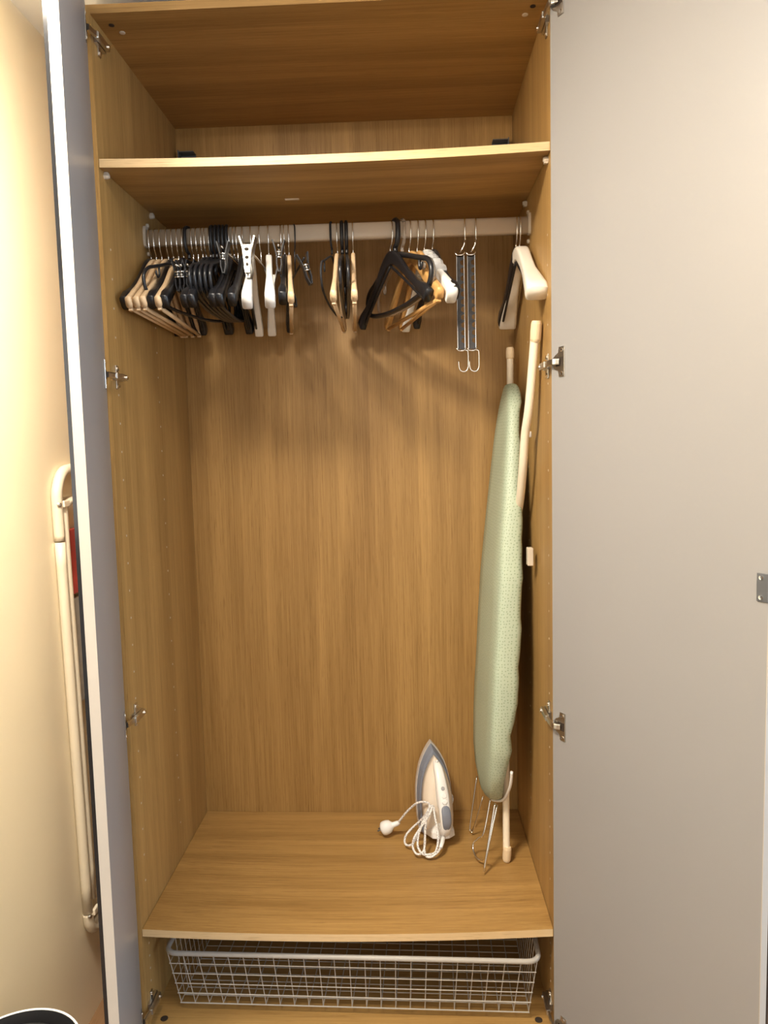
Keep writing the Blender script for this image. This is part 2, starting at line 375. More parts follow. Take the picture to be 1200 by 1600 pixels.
# hinges
def hinge(z, side, M):
    x0, s = (0.0, 1) if side > 0 else (W, -1)
    h = bpy.data.objects.new('hinge', None); h.empty_display_size = .02; link(h, wd); h['label'] = 'nickel concealed hinge'
    S = lambda x, y, zz: Vector((x0+s*x, y, z+zz))
    def sb(name, dims, mt, bev=.001):
        bm = bmesh.new(); v = box(bm, *dims)
        for q in v: q.co = S(*q.co)
        return obj(name, bm, mt, h, bevel=bev)
    bm = bmesh.new()      # cross shaped mounting plate
    for dims in ((0, .003, .028, .042, -.026, .026), (0, .008, .012, .060, -.0075, .0075)):
        v = box(bm, *dims)
        for q in v: q.co = S(*q.co)
    obj('mounting_plate', bm, M_STEEL, h, bevel=.0008)
    sb('hinge_arm', (.009, .018, -.004, .056, -.0065, .0065), M_STEEL)
    for y, zz, r in ((.035, .019, .0045), (.035, -.019, .0045)):
        bm = bmesh.new(); lathe(bm, [(r, 0), (r, .003), (r*.5, .0022)], 12, Matrix.Translation(S(.003, y, zz)) @ Matrix.Rotation(s*PI/2, 4, 'Y')); obj('screw', bm, M_CHROME, h)
    bm = bmesh.new(); lathe(bm, [(.0045, 0), (.0045, .003), (.002, .0022)], 12, Matrix.Translation(S(.018, .048, 0)) @ Matrix.Rotation(s*PI/2, 4, 'Y')); obj('screw', bm, M_CHROME, h)
    # cup on the door: half round cup towards the hinge edge, flange with two screws behind it
    f = lambda a, b, d: M @ Vector((a, d, z+b))
    bm = bmesh.new()
    out = [(.040, -.031), (.040, .031), (.024, .031), (.022, .019)]
    for k in range(9):
        a = PI/2 + .25 + (PI-.5)*k/8; out.append((.0225+.0175*math.cos(a), .0175*math.sin(a)))
    out += [(.022, -.019), (.024, -.031)]
    prism(bm, out, .0003, .0022, f); obj('cup_plate', bm, M_STEEL, h, bevel=.0006)
    bm = bmesh.new(); prism(bm, [(.016, -.009), (.037, -.009), (.037, .009), (.016, .009)], .0022, .0028, f); obj('cup', bm, M_DHOLE, h)
    for zz in (-.024, .024):
        bm = bmesh.new(); lathe(bm, [(.0042, 0), (.004, .001), (.0015, .0006)], 12, M @ Matrix.Translation((.032, .0022, z+zz)) @ Matrix.Rotation(-PI/2, 4, 'X')); obj('screw', bm, M_CHROME, h)
    # link that bridges from the arm to the cup
    a = S(.0135, .0, 0); b_ = M @ Vector((.012, .012, z)); c = M @ Vector((.028, .005, z))
    bm = bmesh.new(); sweep(bm, catmull([a, b_, c], 4), .0062, .0028, n=8, e=.4, xax=Vector((0, 0, 1))); obj('hinge_link', bm, M_STEEL, h)
    return h
for z in (2.322, 1.611, 0.832, 0.118): hinge(z, 1, LM)
for z in (2.322, 1.609, 0.826, 0.120): hinge(z, -1, RM)

# ------------------------------------------------------------------ wire basket in the bottom
bk = thing('wire_basket', 'white wire pull-out basket in the bottom of the wardrobe under the low shelf', 'basket', (0.486, 0.022, 0.088), R(-1.9))
BW, BD, BH = .447, .50, .150       # half width, depth, height (rim)
bw2, y_in = .424, .030             # half width and inset at the floor of the basket
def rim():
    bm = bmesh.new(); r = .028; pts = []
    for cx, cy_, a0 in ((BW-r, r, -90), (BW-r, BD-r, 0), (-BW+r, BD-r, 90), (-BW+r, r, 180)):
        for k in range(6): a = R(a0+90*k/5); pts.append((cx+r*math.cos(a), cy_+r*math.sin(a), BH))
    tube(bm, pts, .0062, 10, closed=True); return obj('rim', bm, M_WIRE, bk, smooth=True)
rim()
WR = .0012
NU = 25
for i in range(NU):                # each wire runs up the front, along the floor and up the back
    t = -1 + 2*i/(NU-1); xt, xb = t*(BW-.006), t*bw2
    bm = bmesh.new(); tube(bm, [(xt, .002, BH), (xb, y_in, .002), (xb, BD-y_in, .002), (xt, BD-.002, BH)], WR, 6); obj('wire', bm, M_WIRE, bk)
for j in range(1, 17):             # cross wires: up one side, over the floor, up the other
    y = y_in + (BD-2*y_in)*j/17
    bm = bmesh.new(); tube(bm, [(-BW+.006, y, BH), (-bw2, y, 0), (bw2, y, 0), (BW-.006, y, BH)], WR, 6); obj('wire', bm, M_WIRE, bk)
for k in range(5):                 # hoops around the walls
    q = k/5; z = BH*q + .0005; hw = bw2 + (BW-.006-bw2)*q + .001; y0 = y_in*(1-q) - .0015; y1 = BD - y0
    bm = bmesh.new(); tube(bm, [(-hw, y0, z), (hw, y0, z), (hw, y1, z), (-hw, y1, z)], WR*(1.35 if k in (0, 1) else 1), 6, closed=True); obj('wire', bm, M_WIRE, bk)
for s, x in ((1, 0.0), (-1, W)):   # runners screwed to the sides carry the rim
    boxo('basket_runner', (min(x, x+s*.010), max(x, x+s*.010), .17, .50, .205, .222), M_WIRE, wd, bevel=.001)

# ------------------------------------------------------------------ clothes hangers
RTOP = RAILZ + RH
GRP = 'clothes hangers on the rail'
def hook_pts(r, neck, back=1):
    """wire hook: starts past the open end behind the rail, over the top, down in front, back to the neck (local y, z; origin = top of the rail)"""
    p = [(0, back*r, -.036), (0, back*r, -.018)]
    for k in range(1, 8): a = PI*k/8; p.append((0, back*r*math.cos(a), -.013 + (r-.002)*math.sin(a)*.9))
    p += [(0, -back*r, -.018), (0, -back*r*.97, -.040), (0, -back*r*.55, -.057), (0, 0, neck+.012), (0, 0, neck)]
    return catmull(p, 3)
def hook(root, m, wr, neck, name='hook', r=.0165, back=1, end=None):
    bm = bmesh.new(); pts = hook_pts(r, neck, back)
    if end: pts.append(Vector((0, 0, end)))
    tube(bm, pts, wr, 8); return obj(name, bm, m, root, smooth=True)
def arms(root, m, prof, name='shoulder_arm', e=.5):
    """prof: (y, z, thickness, height) along one arm, mirrored to the other end in one body"""
    full = [(-y, z, a, b) for y, z, a, b in prof[::-1]] + [q for q in prof if q[0] > 0]
    n = len(full); bm = bmesh.new()
    pts = catmull([(0, q[0], q[1]) for q in full], 4)
    idx = [i/4 for i in range(len(pts))]
    f = lambda i, k: full[min(int(i), n-2)][k] + (full[min(int(i), n-2)+1][k]-full[min(int(i), n-2)][k])*(i-min(int(i), n-2))
    sweep(bm, pts, [f(i, 2)/2 for i in idx], [f(i, 3)/2 for i in idx], n=16, e=e); return obj(name, bm, m, root, smooth=True)
def wood_hanger(m=None, yneck=-.078, bar=True, wt=.011):
    m = m or M_WOOD
    t = thing('wooden_hanger', '-', 'hanger', group=GRP)
    hook(t, M_CHROME, .0016, yneck)
    arms(t, m, [(0, -.092, wt, .030), (.035, -.098, wt, .030), (.085, -.130, wt, .026), (.14, -.172, wt, .025), (.185, -.200, wt*1.15, .027), (.222, -.222, wt*1.35, .026)])
    if bar:
        bm = bmesh.new(); tube(bm, [(0, -.205, -.232), (0, .205, -.232)], .0050, 10); obj('trouser_bar', bm, m, t, smooth=True)
        for s in (-1, 1):
            bm = bmesh.new(); sweep(bm, [(0, s*.205, -.212), (0, s*.207, -.238)], .0050, .0065, n=8, e=.5, xax=Vector((1, 0, 0))); obj('bar_end', bm, m, t)
    return t
def wide_hanger(m, wt, name='contoured_hanger', cham=1.0):
    t = thing(name, '-', 'hanger', group=GRP)
    hook(t, M_CHROME, .0017, -.078)
    arms(t, m, [(0, -.092, wt*.78, .034), (.035, -.098, wt*.78, .034), (.085, -.130, wt*.74, .026), (.125, -.160, wt*.78, .026), (.170, -.190, wt, .032), (.210, -.218, wt*1.2, .040), (.222, -.230, wt*1.18, .036)], e=.36)
    return t
def suit_hanger(wt=.012):
    """black plastic hanger with metal hook and flared glossy ends"""
    t = thing('black_suit_hanger', '-', 'hanger', group=GRP)
    hook(t, M_CHROME, .0016, -.078)
    arms(t, M_BLACK, [(0, -.090, wt, .036), (.04, -.102, wt, .030), (.10, -.145, wt*.9, .020), (.155, -.182, wt*1.1, .020), (.195, -.205, wt*1.7, .030), (.215, -.222, wt*1.6, .034)])
    bm = bmesh.new(); tube(bm, catmull([(0, .0, -.108), (0, .10, -.168), (0, .185, -.222)], 4), .0034, 8); tube(bm, catmull([(0, .0, -.108), (0, -.10, -.168), (0, -.185, -.222)], 4), .0034, 8)
    obj('lower_rib', bm, M_BLACK, t, smooth=True)
    return t
def tube_hanger(m=None, tr=.0042, name='black_tubular_hanger', hw=.205):
    m = m or M_BLACK
    t = thing(name, '-', 'hanger', group=GRP)
    hook(t, m, tr*1.05, -.075, r=.0185)
    q = [(0, 0, -.082), (0, .05, -.094), (0, hw-.06, -.124), (0, hw-.018, -.138), (0, hw, -.162), (0, hw-.012, -.192), (0, hw-.05, -.205), (0, .08, -.214)]
    loop = q + [(0, 0, -.216)] + [(0, -y, z) for _, y, z in q[::-1][:-1]]
    bm = bmesh.new(); tube(bm, catmull(loop, 4, closed=True), tr, 8, closed=True); obj('frame', bm, m, t, smooth=True)
    for s in (-1, 1):
        bm = bmesh.new(); y = s*(hw-.065)
        tube(bm, catmull([(0, y, -.122), (0, y, -.143), (0, y+s*.006, -.149), (0, y+s*.012, -.143), (0, y+s*.012, -.136)], 4), tr*.62, 8); obj('strap_hook', bm, m, t, smooth=True)
    return t
def clip(root, y, ztop, m, tilt=0.0, size=1.0, plate=False):
    """sprung peg clip seen edge-on: two jaws pinched in the middle, handles spread at the top"""
    M = Matrix.Translation((0, y, ztop)) @ Matrix.Rotation(tilt, 4, 'Y')
    c = bpy.data.objects.new('clip', None); c.empty_display_size = .02; link(c, root)
    for s in (-1, 1):
        bm = bmesh.new(); k = size
        pts = [(s*.0015*k, 0, -.062*k), (s*.0055*k, 0, -.045*k), (s*.0050*k, 0, -.025*k), (s*.0085*k, 0, -.008*k), (s*.0135*k, 0, .010*k)]
        P = [M @ Vector(p) for p in pts]
        sweep(bm, P, .012*k, .0020*k, n=8, e=.4, xax=(M.to_3x3() @ Vector((0, 1, 0)))); obj('jaw', bm, m, c, smooth=False)
    bm = bmesh.new()
    for dz in (-.018, -.030): tube(bm, [M @ Vector((-.006*size, -.0125*size, dz*size)), M @ Vector((.006*size, -.0125*size, dz*size))], .0022*size, 8)
    tube(bm, [M @ Vector((0, -.0135*size, -.024*size)), M @ Vector((0, .0135*size, -.024*size))], .003*size, 8); obj('spring', bm, M_CHROME, c, smooth=True)
    if plate:
        bm = bmesh.new(); f = lambda a, b, d: M @ Vector((a*size, d*size, b*size))
        prism(bm, [(-.0105, .001), (-.0085, -.002), (.0085, -.002), (.0105, .001), (.0045, -.052), (-.0045, -.052)][:0] + [(-.0045, -.054), (.0045, -.054), (.0088, -.006), (-.0088, -.006)], -.0155, -.0143, f); obj('clip_plate', bm, m, c)
        for dz, w in ((-.014, .0042), (-.028, .0034), (-.040, .0022)):
            bm = bmesh.new(); prism(bm, [(w*math.cos(t*PI/5), dz+.0030*math.sin(t*PI/5)) for t in range(10)], -.0160, -.0154, f); obj('plate_hole', bm, M_DHOLE, c)
    return c
def clip_hanger(m, hookm=None, hw=.15, zb=-.092, tilt=0.0, drop=.004, size=1.0, plate=False):
    t = thing('clip_hanger', '-', 'hanger', group=GRP)
    hook(t, hookm or M_CHROME, .0017, -.075, end=zb)
    bm = bmesh.new(); tube(bm, [(0, -hw-.02, zb), (0, hw+.02, zb)], .0026, 8); obj('bar', bm, M_CHROME if hookm is None else hookm, t, smooth=True)
    for s in (-1, 1): clip(t, s*hw, zb+drop, m, tilt, size, plate)
    return t
def place(t, x, rz=0.0, label=None, dz=0.0):
    t.location = (x, RAILY, RTOP+.0012+dz); t.rotation_euler = (0, 0, rz)
    if label: t['label'] = label
    return t
def again(t, x, rz=0.0, label=None, dz=0.0): return dup(t, (x, RAILY, RTOP+.0012+dz), rz, label)

wood0 = wood_hanger(); suit0 = suit_hanger(); tub0 = tube_hanger()
white0 = wide_hanger(M_WHITE, .020, 'white_hanger')
clipb = clip_hanger(M_BLACK)
clipl = clip_hanger(M_BLACK, zb=-.125, hw=.13)
# --- crowd at the left end
place(suit0, .013, R(2), 'black plastic hanger tucked against the left side, leftmost on the rail')
place(wood0, .026, R(1.5), 'natural wooden hanger with trouser bar, first wooden one from the left side')
again(wood0, .040, R(2.5), 'natural wooden hanger with trouser bar, second wooden one from the left side')
again(wood0, .057, R(2), 'natural wooden hanger with trouser bar, third wooden one from the left side')
again(suit0, .070, R(3), 'black plastic hanger with flared ends between third and fourth wooden hangers')
again(wood0, .083, R(4), 'natural wooden hanger with trouser bar, fourth wooden one, beside the black crowd')
again(suit0, .096, R(4), 'black plastic hanger with flared ends just right of the fourth wooden hanger')
again(tub0, .110, R(-14), 'black tubular hanger turned aslant, its rounded end looping across the wooden hangers')
for i, (x, z_) in enumerate(((.121, 0), (.133, -1), (.145, 1))):
    (place if i == 0 else again)(clipl, x, R(z_), ('black clip hanger with metal hook, first of three right of the aslant tubular hanger',
          'black clip hanger with metal hook, second of three right of the aslant tubular hanger',
          'black clip hanger with metal hook, third of three right of the aslant tubular hanger')[i])
again(suit0, .1535, R(1), 'black flared hanger with bright metal hook left of the tight cluster of thick black hooks')
for i, nm in enumerate(('leftmost of all', 'second from left', 'middle one', 'fourth from left', 'rightmost')):
    (place if i == 0 else again)(tub0, .171+.0095*i, R(.6*i-1), 'black tubular hanger in the tight cluster of five thick hooks, ' + nm)
again(suit0, .2155, R(1.5), 'black flared hanger pressed against the right side of the tight black cluster')
again(suit0, .2245, R(3), 'black flared hanger between the tight black cluster and the large peg clip')
again(suit0, .1645, R(2), 'black flared hanger touching the left side of the tight black cluster')
place(clipb, .234, R(0), 'black trouser hanger with large peg clip right of the tight black cluster')
again(suit0, .249, R(4), 'black flared hanger with metal hook just left of the first white hanger')
place(white0, .268, R(8), 'white contoured hanger on the left of a white pair beside the metal peg clip')
clipc = clip_hanger(M_STEEL, size=1.3, drop=.010, plate=True); place(clipc, .292, 0, 'shiny metal clip hanger between the two white contoured hangers')
for ch in clipc.children:
    if ch.name.startswith('clip'): ch['label'] = 'shiny metal peg clip'
again(white0, .312, R(10), 'white contoured hanger on the right of a white pair beside the metal peg clip')
again(clipb, .344, R(7), 'black clip hanger with thin hook just right of the white pair')
again(suit0, .352, R(7), 'black flared hanger left of the lone natural wooden hanger at the middle left')
again(wood0, .363, R(9), 'lone natural wooden hanger right of the white pair, seen edge-on')
clipt = clip_hanger(M_BLACK, hookm=M_BLACK, tilt=R(-16), hw=.14, zb=-.12); place(clipt, .377, R(16), 'black clip hanger with slanted clips, last on the right of the left group')
# --- middle group of five
thin = tube_hanger(M_VELVET, .0026, 'slim_black_hanger', .2); place(thin, .471, R(-2), 'slim black hanger, leftmost of the five-hanger middle group')
again(wood0, .485, R(2), 'natural wooden hanger between black hangers in the five-hanger middle group')
again(tub0, .497, R(3), 'black tubular hanger left of two in the five-hanger middle group')
again(tub0, .508, R(5), 'black tubular hanger right of two in the five-hanger middle group')
again(wood0, .524, R(4), 'natural wooden hanger, rightmost of the five-hanger middle group')
# --- right of centre, turned aslant
A = R(24)
again(suit0, .617, A, 'black plastic hanger with flared ends and metal hook at the front of the aslant group')
thick = tube_hanger(tr=.0064, hw=.21); place(thick, .630, R(23), 'black tubular hanger with thick hook at the front of the aslant group')
clear0 = tube_hanger(M_CLEAR, .0042, 'clear_hanger'); place(clear0, .647, R(20), 'clear plastic hanger behind the black ones in the aslant group')
wo = wood_hanger(M_WOOD_O, wt=.012); place(wo, .664, R(17), 'varnished wooden hanger with trouser bar, left of two in the aslant group')
again(wo, .684, R(12), 'varnished wooden hanger with trouser bar, right of two in the aslant group')
w3 = again(white0, .702, R(14), 'white contoured hanger with crumpled clear film in the aslant group')
bm = bmesh.new(); sweep(bm, catmull([(0, -.130, -.155), (0, -.085, -.128), (0, -.04, -.104), (0, 0, -.094), (0, .04, -.104), (0, .075, -.122)], 3), [.017, .015, .018, .014, .017, .014, .018, .013, .017, .015, .016, .013, .016, .014, .015, .014],
      [.020, .016, .022, .018, .021, .017, .021, .016, .019, .016, .020, .015, .018, .014, .016, .014], n=12, e=.8)
obj('film_wrap', bm, M_FILM, w3)
again(suit0, .722, R(11), 'black plastic hanger with flared ends at the back right of the aslant group')
# --- two chrome multi hangers
def multi_hanger():
    t = thing('multi_hanger', '-', 'hanger', group=GRP)
    ox = -.013                       # the strip hangs a little left of its hook
    bm = bmesh.new(); pts = hook_pts(.0165, -.066)[:-5] + [Vector(p) for p in ((0, -.012, -.052), (-.002, -.008, -.064), (-.007, -.006, -.074), (ox, -.006, -.082))]
    tube(bm, pts, .0021, 8); obj('hook', bm, M_CHROME, t, smooth=True)
    n = 11; z0, z1 = -.088, -.318; w = .0085; h = (z0-z1-.02)/n
    def edge(z):
        u = (z0-.010-z)/h
        if u <= 0 or u >= n: return w
        u -= int(u)
        if u < .2: return w - .9*w*u/.2
        if u <= .6: return w*.1
        if u < .8: return w*.1 + .9*w*(u-.6)/.2
        return w
    zs = {z0, z1}
    for i in range(n):
        for u in (.0001, .2, .4, .6, .8): zs.add(z0-.010-h*(i+u))
    bm = bmesh.new()
    loft(bm, [[Vector((ox-w, .0006, z)), Vector((ox+edge(z), .0006, z)), Vector((ox+edge(z), -.0006, z)), Vector((ox-w, -.0006, z))] for z in sorted(zs, reverse=True)])
    obj('notched_strip', bm, M_DARK_REFL, t)
    bm = bmesh.new(); tube(bm, [(ox+w+.0012, -.001, z0), (ox+w+.0012, -.001, z1)], .0011, 6); tube(bm, [(ox-w, -.001, z0), (ox-w, -.001, z1)], .0007, 6); obj('strip_rim', bm, M_CHROME, t)
    bm = bmesh.new()
    for z in (z0+.002, z1-.002): tube(bm, catmull([(ox-.012, -.004, z+.005), (ox-.008, -.006, z-.001), (ox, -.0065, z-.003), (ox+.008, -.006, z-.001), (ox+.012, -.004, z+.005)], 3), .0020, 8)
    obj('end_bracket', bm, M_CHROME, t, smooth=True)
    bm = bmesh.new(); x = ox+.017
    tube(bm, catmull([(ox, -.004, z1-.003), (x-.003, -.004, z1-.004), (x, -.004, z1-.012), (x, -.004, z1-.040)] + [(x-.0115+.0115*math.cos(a), -.004, z1-.044-.0125*math.sin(a)) for a in (R(0), R(45), R(90), R(135), R(180))] + [(x-.024, -.004, z1-.030)], 4), .0021, 8)
    obj('lower_hook', bm, M_CHROME, t, smooth=True)
    return t
mh = multi_hanger(); place(mh, .803, R(-4), 'chrome notched multi hanger, left of the hanging pair')
again(mh, .830, R(-4), 'chrome notched multi hanger, right of the hanging pair')
# --- right end
again(suit0, .929, R(3), 'black plastic hanger beside the broad ivory hanger at the right end')
iv = wide_hanger(M_IVORY, .040, 'ivory_hanger'); place(iv, .938, R(1), 'broad ivory contoured hanger, rightmost on the rail')

# ------------------------------------------------------------------ ironing board, stood on its broad end
ib = thing('ironing_board', 'folded ironing board in sage green dotted cover, stood upright at the right side', 'ironing board', (0.86, 0.35, ZL))
ROWS = [(1.601, 0.928, 0.376, 0.920, 0.404, 0.938), (1.598, 0.925, 0.370, 0.914, 0.410, 0.945), (1.590, 0.9215, 0.362, 0.910, 0.418, 0.950), (1.575, 0.919, 0.347, 0.908, 0.432, 0.951), (1.550, 0.915, 0.326, 0.904, 0.451, 0.951),
 (1.500, 0.910, 0.304, 0.897, 0.469, 0.943), (1.440, 0.903, 0.282, 0.890, 0.487, 0.940), (1.380, 0.897, 0.265, 0.884, 0.500, 0.939),
 (1.300, 0.889, 0.245, 0.876, 0.515, 0.938), (1.200, 0.879, 0.226, 0.866, 0.526, 0.937), (1.080, 0.870, 0.209, 0.854, 0.534, 0.932),
 (0.950, 0.861, 0.197, 0.845, 0.537, 0.926), (0.830, 0.852, 0.193, 0.838, 0.533, 0.919), (0.740, 0.847, 0.193, 0.831, 0.528, 0.911),
 (0.700, 0.8455, 0.194, 0.829, 0.523, 0.899), (0.660, 0.844, 0.197, 0.826, 0.517, 0.900), (0.580, 0.843, 0.220, 0.822, 0.490, 0.889),
 (0.530, 0.844, 0.248, 0.824, 0.458, 0.885), (0.500, 0.848, 0.277, 0.829, 0.427, 0.885), (0.480, 0.853, 0.311, 0.833, 0.391, 0.886), (0.470, 0.858, 0.333, 0.842, 0.367, 0.880)]
O = Vector((0.86, 0.35, ZL))
def board_section(r):
    z, xn, yn, xf, yf, xr = r
    t = xr-xn; w = yf-yn; c = min(.014, t*.3, w*.25)
    P = lambda fx, fy: Vector((xn+(xf-xn)*fy + t*fx*(1-.15*fy), yn+w*fy, z)) - O
    e = c/t; g = c/w
    return [P(0, g*1.6), P(.06, g*.75), P(e*.6, g*.2), P(e*1.6, 0), P(1-e*1.2, 0), P(1-e*.4, g*.3), P(1, g*1.2), P(1, .16), P(.55, .2), P(.5, .5), P(.55, .8), P(1, .85),
            P(1, 1-g), P(1-e, 1), P(e, 1), P(0, 1-g), P(-.02, .75), P(-.03, .5), P(-.02, .25)]
bm = bmesh.new()
dense = []
for a, b_ in zip(ROWS, ROWS[1:]):
    k = max(1, int(abs(a[0]-b_[0])/.022))
    for i in range(k): dense.append([a[j]+(b_[j]-a[j])*i/k for j in range(6)])
dense.append(list(ROWS[-1]))
for d in dense: d[5] += .0016*math.sin(d[0]*41) + .0010*math.sin(d[0]*97+1)
loft(bm, [board_section(d) for d in dense])
cov = obj('cover', bm, M_COVER, ib, smooth=True)
cov['label'] = 'sage green cover with tiny dots'
# piping of the broad end
bm = bmesh.new(); tube(bm, catmull([Vector(p)-O for p in ((.900, .22, .600), (.899, .235, .560), (.892, .26, .520), (.884, .29, .490), (.872, .325, .471), (.858, .345, .466))], 4), .004, 8)
o = obj('edge_piping', bm, M_WHITE, ib, smooth=True)
def ibtube(name, pts, r, m, n=12): 
    bm = bmesh.new(); tube(bm, catmull([Vector(p)-O for p in pts], 5), r, n); return obj(name, bm, m, ib, smooth=True)
def ibcap(a, b_, r):
    a, b_ = Vector(a)-O, Vector(b_)-O; d = (b_-a).normalized()
    M = Matrix.Translation(a) @ d.to_track_quat('Z', 'Y').to_matrix().to_4x4(); L = (b_-a).length
    bm = bmesh.new(); lathe(bm, [(r*.98, 0), (r*1.18, L*.12), (r*1.22, L*.5), (r*1.16, L*.85), (r*.95, L)], 20, M); return obj('foot_cap', bm, M_CAP, ib, smooth=False)
ibtube('leg', [(.947, .10, 1.700), (.937, .13, 1.535), (.931, .16, 1.461), (.930, .19, 1.384), (.930, .24, 1.302), (.930, .31, 1.215), (.925, .34, 1.0)], .0105, M_TUBE)
ibcap((.9466, .102, 1.672), (.9485, .094, 1.718), .0105)
ibtube('leg', [(.936, .445, 1.690), (.935, .445, 1.5), (.934, .44, 1.2), (.930, .42, .9)], .0095, M_TUBE)
ibcap((.936, .445, 1.672), (.936, .445, 1.704), .0095)
ibtube('leg', [(.903, .335, .80), (.899, .325, .6), (.8955, .305, .45), (.893, .286, .345)], .0095, M_TUBE)
ibcap((.8953, .2835, .362), (.8925, .2845, ZL), .0095)
cl = boxo('leg_catch', (.938, .952, .176, .200, 1.142, 1.186), M_PIN, ib, bevel=.002, M=Matrix.Translation(-O))
boxo('leg_catch', (.934, .951, .185, .196, 1.455, 1.470), M_WHITE, ib, bevel=.002, M=Matrix.Translation(-O))
ibtube('iron_rest_wire', [(.832, .47, .475), (.8075, .44, .336), (.811, .432, .328), (.815, .42, .334), (.842, .40, .445)], .0022, M_CHROME, 8)
ibtube('iron_rest_wire', [(.857, .335, .475), (.8345, .30, .394), (.820, .31, .372), (.807, .318, .352), (.806, .305, .337), (.814, .285, .329), (.824, .27, .333), (.837, .25, .357)], .0024, M_CHROME, 8)
ibtube('iron_rest_wire', [(.863, .282, .485), (.845, .255, .410), (.826, .226, .327)], .0026, M_CHROME, 8)
ibtube('iron_rest_wire', [(.869, .282, .480), (.843, .248, .392), (.829, .231, .327)], .0026, M_CHROME, 8)

# ------------------------------------------------------------------ steam iron standing on its heel
IL = Vector((.706, .452, ZL+.001))
ir = thing('steam_iron', 'white and slate grey steam iron standing on its heel, cord coiled in front', 'iron', IL, R(15))
TILT = R(-9)       # the sole plate leans back at the tip; local: x right, y away from viewer (sole side), z up
TM = Matrix.Rotation(TILT, 4, 'X')
def iron_outline(scale, v0, v1, wmax, n=40, sharp=1.0):
    """tear drop; returns (u, v) points; v0 heel, v1 tip"""
    pts = []; H = v1-v0
    prof = [(0, .88), (.06, .94), (.2, .99), (.38, 1.0), (.5, .965), (.62, .88), (.75, .715), (.83, .555), (.90, .365), (.95, .20), (.985, .075), (1.0, 0.0)]
    k = n//2
    for i in range(k+1):
        t = i/k; w = lerp(t, prof); pts.append((wmax*w*scale, v0+H*t))
    for i in range(k-1, -1, -1):
        t = i/k; w = lerp(t, prof); pts.append((-wmax*w*scale, v0+H*t))
    return pts
def ishell(name, layers, m, smooth=True, bev=0):
    """layers: (depth towards the viewer, v0, v1, half width)"""
    bm = bmesh.new()
    loft(bm, [[TM @ Vector((u, -d, v)) for u, v in iron_outline(1, v0, v1, w)] for d, v0, v1, w in layers])
    return obj(name, bm, m, ir, smooth=smooth, bevel=bev)
ishell('soleplate', [(-.002, .004, .258, .054), (.004, .002, .260, .0555), (.012, .002, .256, .0545)], M_SOLE, False)
ishell('skirt', [(.012, .004, .250, .0525), (.030, .004, .236, .0500), (.034, .006, .230, .048)], M_SLATE, False)
ishell('body', [(.034, .010, .222, .0455), (.052, .012, .216, .0435), (.066, .016, .204, .038), (.074, .022, .188, .030), (.078, .03, .17, .019)], M_TANK, True)
bm = bmesh.new()   # heel block
loft(bm, [[TM @ Vector(p) for p in [(-.044+a, -.034-y, z), (.044-a, -.034-y, z), (.033-a, -.088+c, z), (.012, -.104+c, z), (-.012, -.104+c, z), (-.033+a, -.088+c, z)]] for z, a, c, y in ((.006, 0, 0, 0), (.022, .001, .001, 0), (.034, .006, .012, 0), (.044, .012, .028, 0))])
obj('heel', bm, M_IRONW, ir, bevel=.004)
hp = catmull([(0, -.046, .206), (0, -.068, .196), (0, -.088, .168), (0, -.102, .130), (0, -.112, .095), (0, -.118, .062), (0, -.112, .036), (0, -.096, .022)], 5)
hw_ = [lerp(i/(len(hp)-1), [(0, .006), (.15, .0125), (.45, .0175), (.7, .0155), (.9, .0150), (1, .016)]) for i in range(len(hp))]
bm = bmesh.new(); sweep(bm, [TM @ p for p in hp], hw_, [w*.62+.002 for w in hw_], n=14, e=.75); obj('handle', bm, M_IRONW, ir, smooth=True)
bm = bmesh.new(); sweep(bm, [TM @ Vector(p) for p in catmull([(0, -.060, .198), (0, -.064, .160), (0, -.070, .120), (0, -.074, .085)], 4)], [.010, .0115, .013, .014, .0145, .015, .015, .0145, .014, .013, .012, .011, .009], .016, n=12, e=.7); obj('top_cowl', bm, M_IRONW, ir, smooth=True)
bm = bmesh.new(); sweep(bm, [TM @ Vector(p) for p in catmull([(0, -.1195, .102), (0, -.1285, .080), (0, -.1285, .055), (0, -.120, .036)], 5)], [.006, .0095, .0115, .0125, .013, .0132, .0132, .0132, .0132, .013, .0126, .012, .011, .0095, .0075, .0045], .0035, n=12, e=.7)
obj('grip_pad', bm, M_SLATE, ir, smooth=True)
for v, d, r, nm in ((.128, .114, .0085, 'steam_button'), (.146, .1085, .0055, 'spray_button'), (.112, .1195, .007, 'steam_button')):
    bm = bmesh.new(); lathe(bm, [(r, -.003), (r, .0015), (r*.75, .003)], 18, TM @ Matrix.Translation((0, -d, v)) @ Matrix.Rotation(R(90-18), 4, 'X')); obj(nm, bm, M_MARK if nm == 'spray_button' else M_PURW, ir)
    bm = bmesh.new(); lathe(bm, [(r*1.15, -.004), (r*1.15, .0002), (r*1.02, .0004)], 18, TM @ Matrix.Translation((0, -d, v)) @ Matrix.Rotation(R(90-18), 4, 'X')); obj('button_ring', bm, M_MARK, ir)
bm = bmesh.new(); lathe(bm, [(.0042, 0), (.004, .006), (.0042, .012), (.0025, .016)], 12, TM @ Matrix.Translation((0, -.058, .201)) @ Matrix.Rotation(R(38), 4, 'X')); obj('spray_nozzle', bm, M_PURW, ir, smooth=True)
IMI = (Matrix.Translation(IL) @ Matrix.Rotation(R(15), 4, 'Z')).inverted()
def wpt(p): return IMI @ Vector(p)
bm = bmesh.new(); tube(bm, [wpt(p) for p in ((.727, .366, .351), (.722, .335, .348), (.717, .312, .345))], [.0075, .0068, .0050], 12); obj('cord_sleeve', bm, M_PURW, ir, smooth=True)
